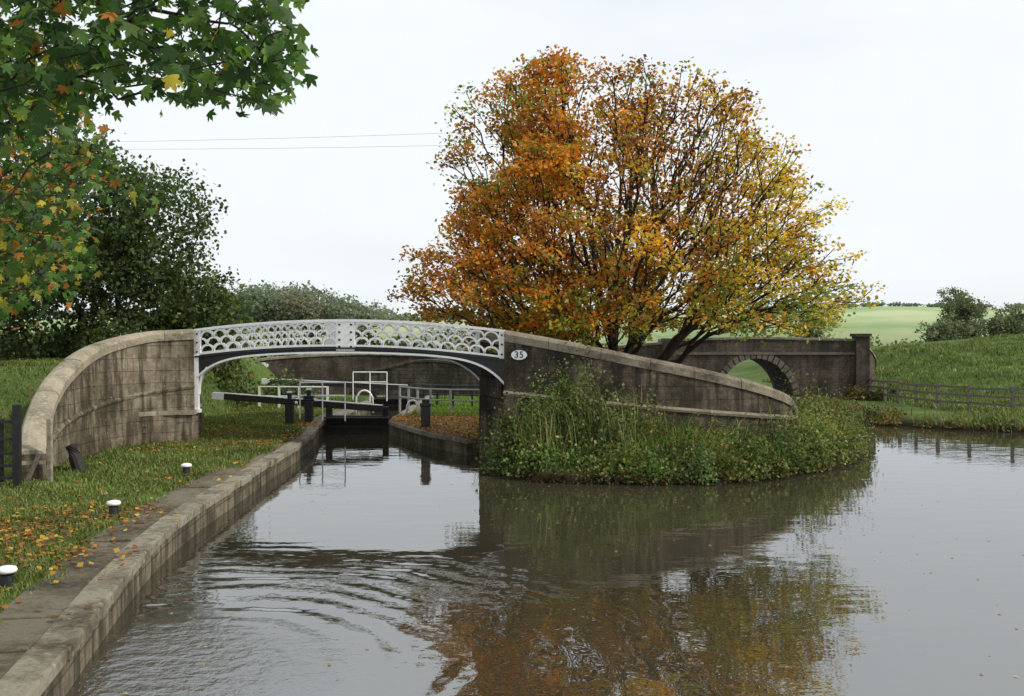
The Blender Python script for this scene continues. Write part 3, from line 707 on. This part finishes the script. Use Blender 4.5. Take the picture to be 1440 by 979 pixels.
clumps('bramble_bank',it,GP,[3,5,4,3,1.5],.078,stray=.9)
it=[]
for a in range(60):
    t=a/59*(13.5); x=-.6+t*.87; yb=np.interp(x,[-.6,.7,3.1,5,6.9,9.2,11.1],[26.4,24.75,24.35,24.55,25.55,28.05,31.4])
    it.append((x,yb-RNG.uniform(0,.15),-.02,.25,.18,RNG.uniform(.12,.35),110))
clumps('waterline_dead_growth',it,[(.06,.045,.025),(.1,.075,.04),(.04,.04,.018)],[3,2,2],.07,stray=.9)
def blades(name,P,h,w,bend,pal,wt,patch=1.0,droop=None):
    N=len(P); a=RNG.uniform(0,2*np.pi,N); d=np.column_stack([np.cos(a),np.sin(a),np.zeros(N)]); s=np.column_stack([-np.sin(a),np.cos(a),np.zeros(N)])
    if droop is not None: d=unit(d+droop)
    h=h[:,None]; w=w[:,None]; bb=bend*RNG.uniform(.3,1.2,(N,1)); z=np.array([[0,0,1.]])
    m=P+z*h*.6+d*h*bb*.35; t=P+z*h*(1-.35*bb)+d*h*bb
    V=np.stack([P-s*w,P+s*w,m+s*w*.7,m-s*w*.7,t],1).reshape(-1,3); b=np.arange(N)[:,None]*5
    F=np.concatenate([b+[0,1,2],b+[0,2,3],b+[3,2,4]])
    c=colors(N,pal,wt,1)*(1+patch*.3*wob(P[:,0],P[:,1],1.9))[:,None]
    c=np.repeat(c,5,0); return np_mesh(name,V,F,M_grass,c)
def on_ground(x,y): return np.column_stack([x,y,H(x,y)])
n=60000; x=RNG.uniform(-1.2,12,n); y=RNG.uniform(24,36,n); sd=sdist(x,y); dens=.15+.65*np.exp(-((x-4.5)/1.4)**2)
k=(sd>.1)&(sd<RNG.uniform(.3,4,n))&(wob(x,y,2.3)+RNG.normal(size=n)*.5>-.2)&(RNG.uniform(size=n)<dens); x,y,sd=x[k],y[k],sd[k]
blades('long_grass',on_ground(x,y),RNG.uniform(.25,.95,len(x))*(1+.35*wob(x,y,3.1)),RNG.uniform(.006,.013,len(x)),1.1,[(.12,.2,.035),(.2,.26,.06),(.36,.33,.15),(.07,.12,.02)],[4,4,1.8,2],droop=np.array([0,-.6,0]))
n=520; x=np.r_[RNG.uniform(.0,3.6,360),RNG.uniform(6.5,10,160)]; y=np.r_[RNG.uniform(25.2,26.9,360),RNG.uniform(27.5,29,160)]; k=sdist(x,y)>.2; x,y=x[k],y[k]; n=len(x)
blades('tall_weed_stems',on_ground(x,y),RNG.uniform(.9,2.1,n),np.full(n,.009),.6,[(.33,.28,.15),(.16,.22,.07)],[2,3])

# ---------------------------------------------------------------- lawns
n=330000; y=7.5*np.exp(RNG.uniform(0,1,n)*math.log(52/7.5)); x=RNG.uniform(-17,-5,n); q=np.interp(y,quay[:,1],quay[:,0])
edge=np.where(y<23.8,q-.93,q-.45)+.22*wob(x*0,y,2.3)+RNG.normal(size=n)*.06; k=(x<edge)&((y<36)|(x<-7.85))&(wob(x,y,2.1)+.7*wob(x+3,y,5.2)+RNG.normal(size=n)*.5>-.35-.3*(y>22))
k&=~((x<-11.1)&(x>-12.1)&(y>22)&(y<30)); k&=(RNG.uniform(size=n)<np.where(x<-12,.4,1))
x,y=x[k],y[k]
PZ=on_ground(x,y); PZ[:,2]=np.maximum(PZ[:,2],.45)
blades('lawn_grass',PZ,RNG.uniform(.03,.1,len(x))*(1+.02*y),RNG.uniform(.004,.009,len(x))*(1+y/22),.7,[(.085,.125,.028),(.13,.18,.045),(.19,.23,.07),(.26,.23,.11)],[3,4,2,1])
n=60000; x=RNG.uniform(18.5,52,n); y=RNG.uniform(38,74,n); k=(sdist(x,y)>.6); x,y=x[k],y[k]
blades('meadow_grass',on_ground(x,y),RNG.uniform(.1,.32,len(x))*(1+.5*wob(x,y,1.7)),RNG.uniform(.015,.035,len(x)),.9,[(.065,.1,.025),(.12,.17,.045),(.18,.225,.07),(.27,.26,.13)],[3,4,2,.9],patch=1.4)
n=16000; x=RNG.uniform(-4.2,3,n); y=RNG.uniform(39,54,n)
blades('lawn_grass',on_ground(x,y),RNG.uniform(.08,.16,n),RNG.uniform(.02,.03,n),.7,[(.1,.17,.025),(.14,.22,.04)],[1,1])
n=16000; x=RNG.uniform(11,44,n); y=RNG.uniform(33,52,n); sd=sdist(x,y); k=(sd>-.05)&(sd<.9)&((x>14.5)|(x<11.9)); x,y=x[k],y[k]
blades('reed_fringe',on_ground(x,y),RNG.uniform(.25,.6,len(x)),RNG.uniform(.014,.026,len(x)),.7,[(.2,.17,.07),(.11,.15,.03),(.26,.2,.1)],[3,3,2])
it=[]
for x_ in np.arange(16,40,.8):
    y_=np.interp(x_,[14.9,17,20,30,60],[43.5,39.5,37.6,35,31])+.35; it.append((x_,y_,.05,.5,.35,RNG.uniform(.2,.6),200))
for y_ in np.arange(41,51,.8): it.append((15.6,y_,.1,.4,.5,RNG.uniform(.3,.6),220))
for x_,y_ in((17.5,50.6),(18.6,50.2),(19.4,51.5)): it.append((x_,y_,.4,.6,.6,.8,600))
clumps('bank_undergrowth',it,[(.06,.08,.02),(.12,.11,.04),(.2,.15,.06)],[3,2,1],.12,stray=.6)

# ---------------------------------------------------------------- fallen leaves
def litter(name,x,y,z,smin=.045,smax=.1):
    N=len(x); P=np.column_stack([x,y,z]); V,F=leaf_quads(P,RNG.uniform(smin,smax,N),up=4,aspect=.5)
    np_mesh(name,V,F,M_leaf,colors(N,[(.5,.2,.03),(.6,.36,.05),(.3,.12,.04),(.16,.08,.04),(.62,.5,.12)],[3,2.5,4,4,1],4))
zs=[]
def zone(n,x0,x1,y0,y1,th):
    x=RNG.uniform(x0,x1,n); y=RNG.uniform(y0,y1,n); k=(wob(x,y,1.4)+RNG.normal(size=n)*.45>th)&(sdist(x,y)>.05); zs.append((x[k],y[k]))
zone(3600,-9.0,-6.0,9.5,18,.2); zone(2200,-10,-5,8,34,.1); zone(3500,-10.5,-6.8,27,37,-.1); zone(11000,-4.6,-.8,30.5,40.5,-.9); zone(3000,-12,-7.8,37,46,0); zone(450,-6.5,-4.6,9,24,.2)
x=np.concatenate([a for a,_ in zs]); y=np.concatenate([b for _,b in zs]); sd=sdist(x,y)
z=np.where((sd<1.02)&(y<24)&(x<-3),.515,np.maximum(H(x,y)+.05,np.where(sd<.6,.52,-1)))
litter('fallen_leaves',x,y,z+RNG.uniform(0,.02,len(x)),.05,.11)
n=900; x=RNG.uniform(-6,18,n); y=9+RNG.uniform(0,1,n)**1.4*26; k=(sdist(x,y)<-.1)&(wob(x,y,.5)+RNG.normal(size=n)*.4>.1); x,y=x[k],y[k]
V,F=leaf_quads(np.column_stack([x,y,np.full(len(x),.006)]),RNG.uniform(.03,.07,len(x)),up=60,aspect=.4)
np_mesh('floating_leaves',V,F,M_leaf,colors(len(x),[(.4,.3,.15),(.3,.18,.06),(.55,.5,.35)],[2,2,1],4))

# ---------------------------------------------------------------- distant trees and hedgerows
def far_mass(name,items,pal,w,ls):
    Cs=[];cc=[]
    for x,y,r,h in items:
        g=float(H(x,y)); n=int(260*(r*h)/(ls*ls*60))+60
        q=unit(RNG.normal(size=(n,3)))*(RNG.uniform(size=(n,1))**.3)
        f=1+.4*cnoise(q*1.2+np.array([x,y,0])*.7,2.0)
        Cs.append(np.array([x,y,g+h*.5])+q*np.array([r,r,h*.5])*f[:,None]); b=np.array(pal[RNG.choice(len(pal),p=np.array(w)/sum(w))])
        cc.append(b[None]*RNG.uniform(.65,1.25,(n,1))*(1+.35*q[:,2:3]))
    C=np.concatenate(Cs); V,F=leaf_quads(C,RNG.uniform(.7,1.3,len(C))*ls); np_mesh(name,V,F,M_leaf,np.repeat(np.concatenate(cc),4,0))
HZ=[(.12,.155,.13),(.145,.18,.14),(.17,.19,.155),(.2,.185,.145)]  # atmospheric haze put into the leaf colours, no real haze in the scene
it=[]
for _ in range(100):
    t=RNG.uniform(); x=-76+t*44; y=RNG.uniform(235,275); hh=np.interp(t,[0,.2,.45,.7,.9,1],[6,9.5,10.5,8.5,5,2.5])
    it.append((x,y,RNG.uniform(2.5,4.2),hh*RNG.uniform(.75,1.15)))
it.append((-33,240,3,6.5))
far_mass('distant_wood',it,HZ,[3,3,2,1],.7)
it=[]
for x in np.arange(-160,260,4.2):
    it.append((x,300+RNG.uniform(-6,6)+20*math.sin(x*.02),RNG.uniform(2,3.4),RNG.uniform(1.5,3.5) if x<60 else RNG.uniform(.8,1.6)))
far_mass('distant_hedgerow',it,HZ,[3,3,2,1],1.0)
it=[]
for x in np.arange(30,125,2.2): it.append((x,125+RNG.uniform(-5,5),RNG.uniform(1.4,2.6),RNG.uniform(1.5,3.2)))
for x in np.arange(-5,12,2.0): it.append((x,85+RNG.uniform(-3,3),RNG.uniform(1.2,2.0),RNG.uniform(1.0,1.8)))
far_mass('field_hedgerow',it,[(.1,.14,.07),(.13,.16,.09),(.17,.17,.1)],[3,3,1],.42)
it=[]
for x in np.arange(-48,4,1.7): it.append((x,95+RNG.uniform(-4,4),RNG.uniform(1.4,2.6),RNG.uniform(3.4,5.0)))
far_mass('tall_hedgerow',it,[(.035,.055,.025),(.06,.08,.035),(.09,.085,.04)],[3,3,1],.4)
FG=[(.11,.15,.09),(.15,.18,.11),(.2,.19,.12)]  # greens paled to paint in the haze over the field trees
for x,y,r,h,n in((57,125,2.2,8.2,170),(62.5,125,3.3,6.2,240),(53,122,3.0,4.8,220),(45.0,150,2.6,5.2,140),(69,128,4,6.8,220),(64.5,145,2.0,9.6,120)):
    g=float(H(x,y)); blob_tree('field_tree',(x,y,g),g+h*.54,r,h*.9,n,22,.3,FG,[3,3,1.5],.2,spread=.36,thr=-.1,tip=.03,rough=.5)

# ---------------------------------------------------------------- overhanging maple in the foreground
T=empty('overhanging_maple_tree')
tr=np.array([(-7.6,7.6,.3),(-7.6,7.6,1.6),(-7.5,7.5,3.0),(-7.3,7.4,4.4),(-7.0,7.2,5.6)])
lo=np.array([(0,190),(100,170),(135,150),(170,160),(200,120),(225,150),(262,160),(300,182),(350,140),(372,178),(400,178),(425,90),(432,20),(438,-40)],float)
P1=[]
while len(P1)<640:
    dpt=RNG.uniform(5.2,7.2); u=RNG.uniform(-90,418); v=RNG.uniform(-130,180)
    if v>np.interp(u,lo[:,0],lo[:,1])-8: continue
    if u>170 and v>110 and noise.noise(Vector((u*.016,v*.02,3)))<-.25: continue
    P1.append(((u-720)*dpt/1400,dpt,3.5+(480-v)*dpt/1400))
P1=np.array(P1)
rb=np.array([(60,125),(110,128),(160,140),(215,150),(250,138),(280,120),(310,95),(345,120),(390,115),(410,60),(430,10)],float)
P2=[]
while len(P2)<680:
    dpt=RNG.uniform(8.5,12); v=RNG.uniform(40,425); u=RNG.uniform(-120,np.interp(v,rb[:,0],rb[:,1])-4)
    if noise.noise(Vector((u*.014,v*.014,9)))<-.3: continue
    P2.append(((u-720)*dpt/1400,dpt,3.5+(480-v)*dpt/1400))
P2+= [((u-720)*9.5/1400,9.5,3.5+(480-v)*9.5/1400) for u,v in((165,262),(180,270),(195,280),(205,288))]
P2=np.array(P2)
P3=np.column_stack([RNG.uniform(-11,-4.6,200),RNG.uniform(3.5,11.5,200),RNG.uniform(5.5,10,200)])
P3=P3[(P3[:,0]*1400/P3[:,1]<-800)|(P3[:,2]>3.6+P3[:,1]*.42)]
N,par=grow(tr,np.concatenate([P1,P2,P3]),.35,.3,.05,.04)
skeleton('trunk_and_branches',N,par,M_bark,T,tip=.0033,pw=2.25,rmax=.24)
def mcl(P,per,sp,s0,s1,pal,w,nm):
    C=np.repeat(P,per,0)+RNG.normal(size=(len(P)*per,3))*sp; V,F,k=maple_leaves(C,RNG.uniform(s0,s1,len(C)))
    np_mesh(nm,V,F,M_leaf,colors(len(C),pal,w,k,.35),T)
G4=[(.03,.07,.016),(.05,.11,.024),(.1,.18,.035),(.45,.37,.04),(.36,.14,.03)]
cor=P1[:,0]/P1[:,1]>-.42
mcl(P1[cor],3,.06,.045,.088,G4,[4,4,3,.12,.05],'near_leaves')
mcl(P1[~cor],4,.09,.045,.088,G4,[3,4,3,.35,.4],'near_leaves_corner')
mcl(P2,5,.13,.042,.08,G4+[(.25,.25,.04)],[3,4,3,.7,1.6,1.5],'side_leaves'); mcl(P3,5,.22,.08,.13,G4,[4,4,3,.5,.5],'crown_leaves')

# ---------------------------------------------------------------- sky, sun, camera
W=bpy.data.worlds.new('World'); S.world=W; W.use_nodes=True; t=W.node_tree; t.nodes.clear()
o=t.nodes.new('ShaderNodeOutputWorld'); sk=t.nodes.new('ShaderNodeTexSky'); sk.sky_type='NISHITA'; sk.sun_disc=False
EL,AZ=R(40),R(108)
sk.sun_elevation=EL; sk.sun_rotation=AZ; sk.air_density=1; sk.dust_density=3
b1=t.nodes.new('ShaderNodeBackground'); b1.inputs[1].default_value=.14; t.links.new(sk.outputs[0],b1.inputs[0])
tc=t.nodes.new('ShaderNodeTexCoord'); mp=t.nodes.new('ShaderNodeMapping'); mp.inputs['Scale'].default_value=(1,1,3); t.links.new(tc.outputs['Generated'],mp.inputs[0])
nz=t.nodes.new('ShaderNodeTexNoise'); nz.inputs['Scale'].default_value=1.6; nz.inputs['Detail'].default_value=5; t.links.new(mp.outputs[0],nz.inputs['Vector'])
rp=t.nodes.new('ShaderNodeValToRGB'); rp.color_ramp.elements[0].position=.35; rp.color_ramp.elements[0].color=(.76,.76,.76,1); rp.color_ramp.elements[1].position=.6; rp.color_ramp.elements[1].color=(1,1,1,1)
t.links.new(nz.outputs['Fac'],rp.inputs[0])
b2=t.nodes.new('ShaderNodeBackground'); b2.inputs[0].default_value=(.89,.935,.965,1); b2.inputs[1].default_value=1.06
mx=t.nodes.new('ShaderNodeMixShader'); t.links.new(rp.outputs[0],mx.inputs[0]); t.links.new(b1.outputs[0],mx.inputs[1]); t.links.new(b2.outputs[0],mx.inputs[2]); t.links.new(mx.outputs[0],o.inputs[0])
sl=bpy.data.lights.new('sun','SUN'); sl.energy=3.0; sl.angle=R(4); sl.color=(1,.95,.86); so=bpy.data.objects.new('sun',sl); COL.objects.link(so)
d=Vector((math.sin(AZ)*math.cos(EL),math.cos(AZ)*math.cos(EL),math.sin(EL))); so.rotation_euler=d.to_track_quat('Z','Y').to_euler()
c=bpy.data.cameras.new('camera'); c.sensor_width=36; c.lens=35; c.clip_end=4000; co=bpy.data.objects.new('camera',c); COL.objects.link(co)
co.location=(0,0,3.5); co.rotation_euler=(R(90)-9.5/1400,0,0); S.camera=co
S.view_settings.view_transform='Standard'; S.view_settings.look='None'; S.view_settings.exposure=0
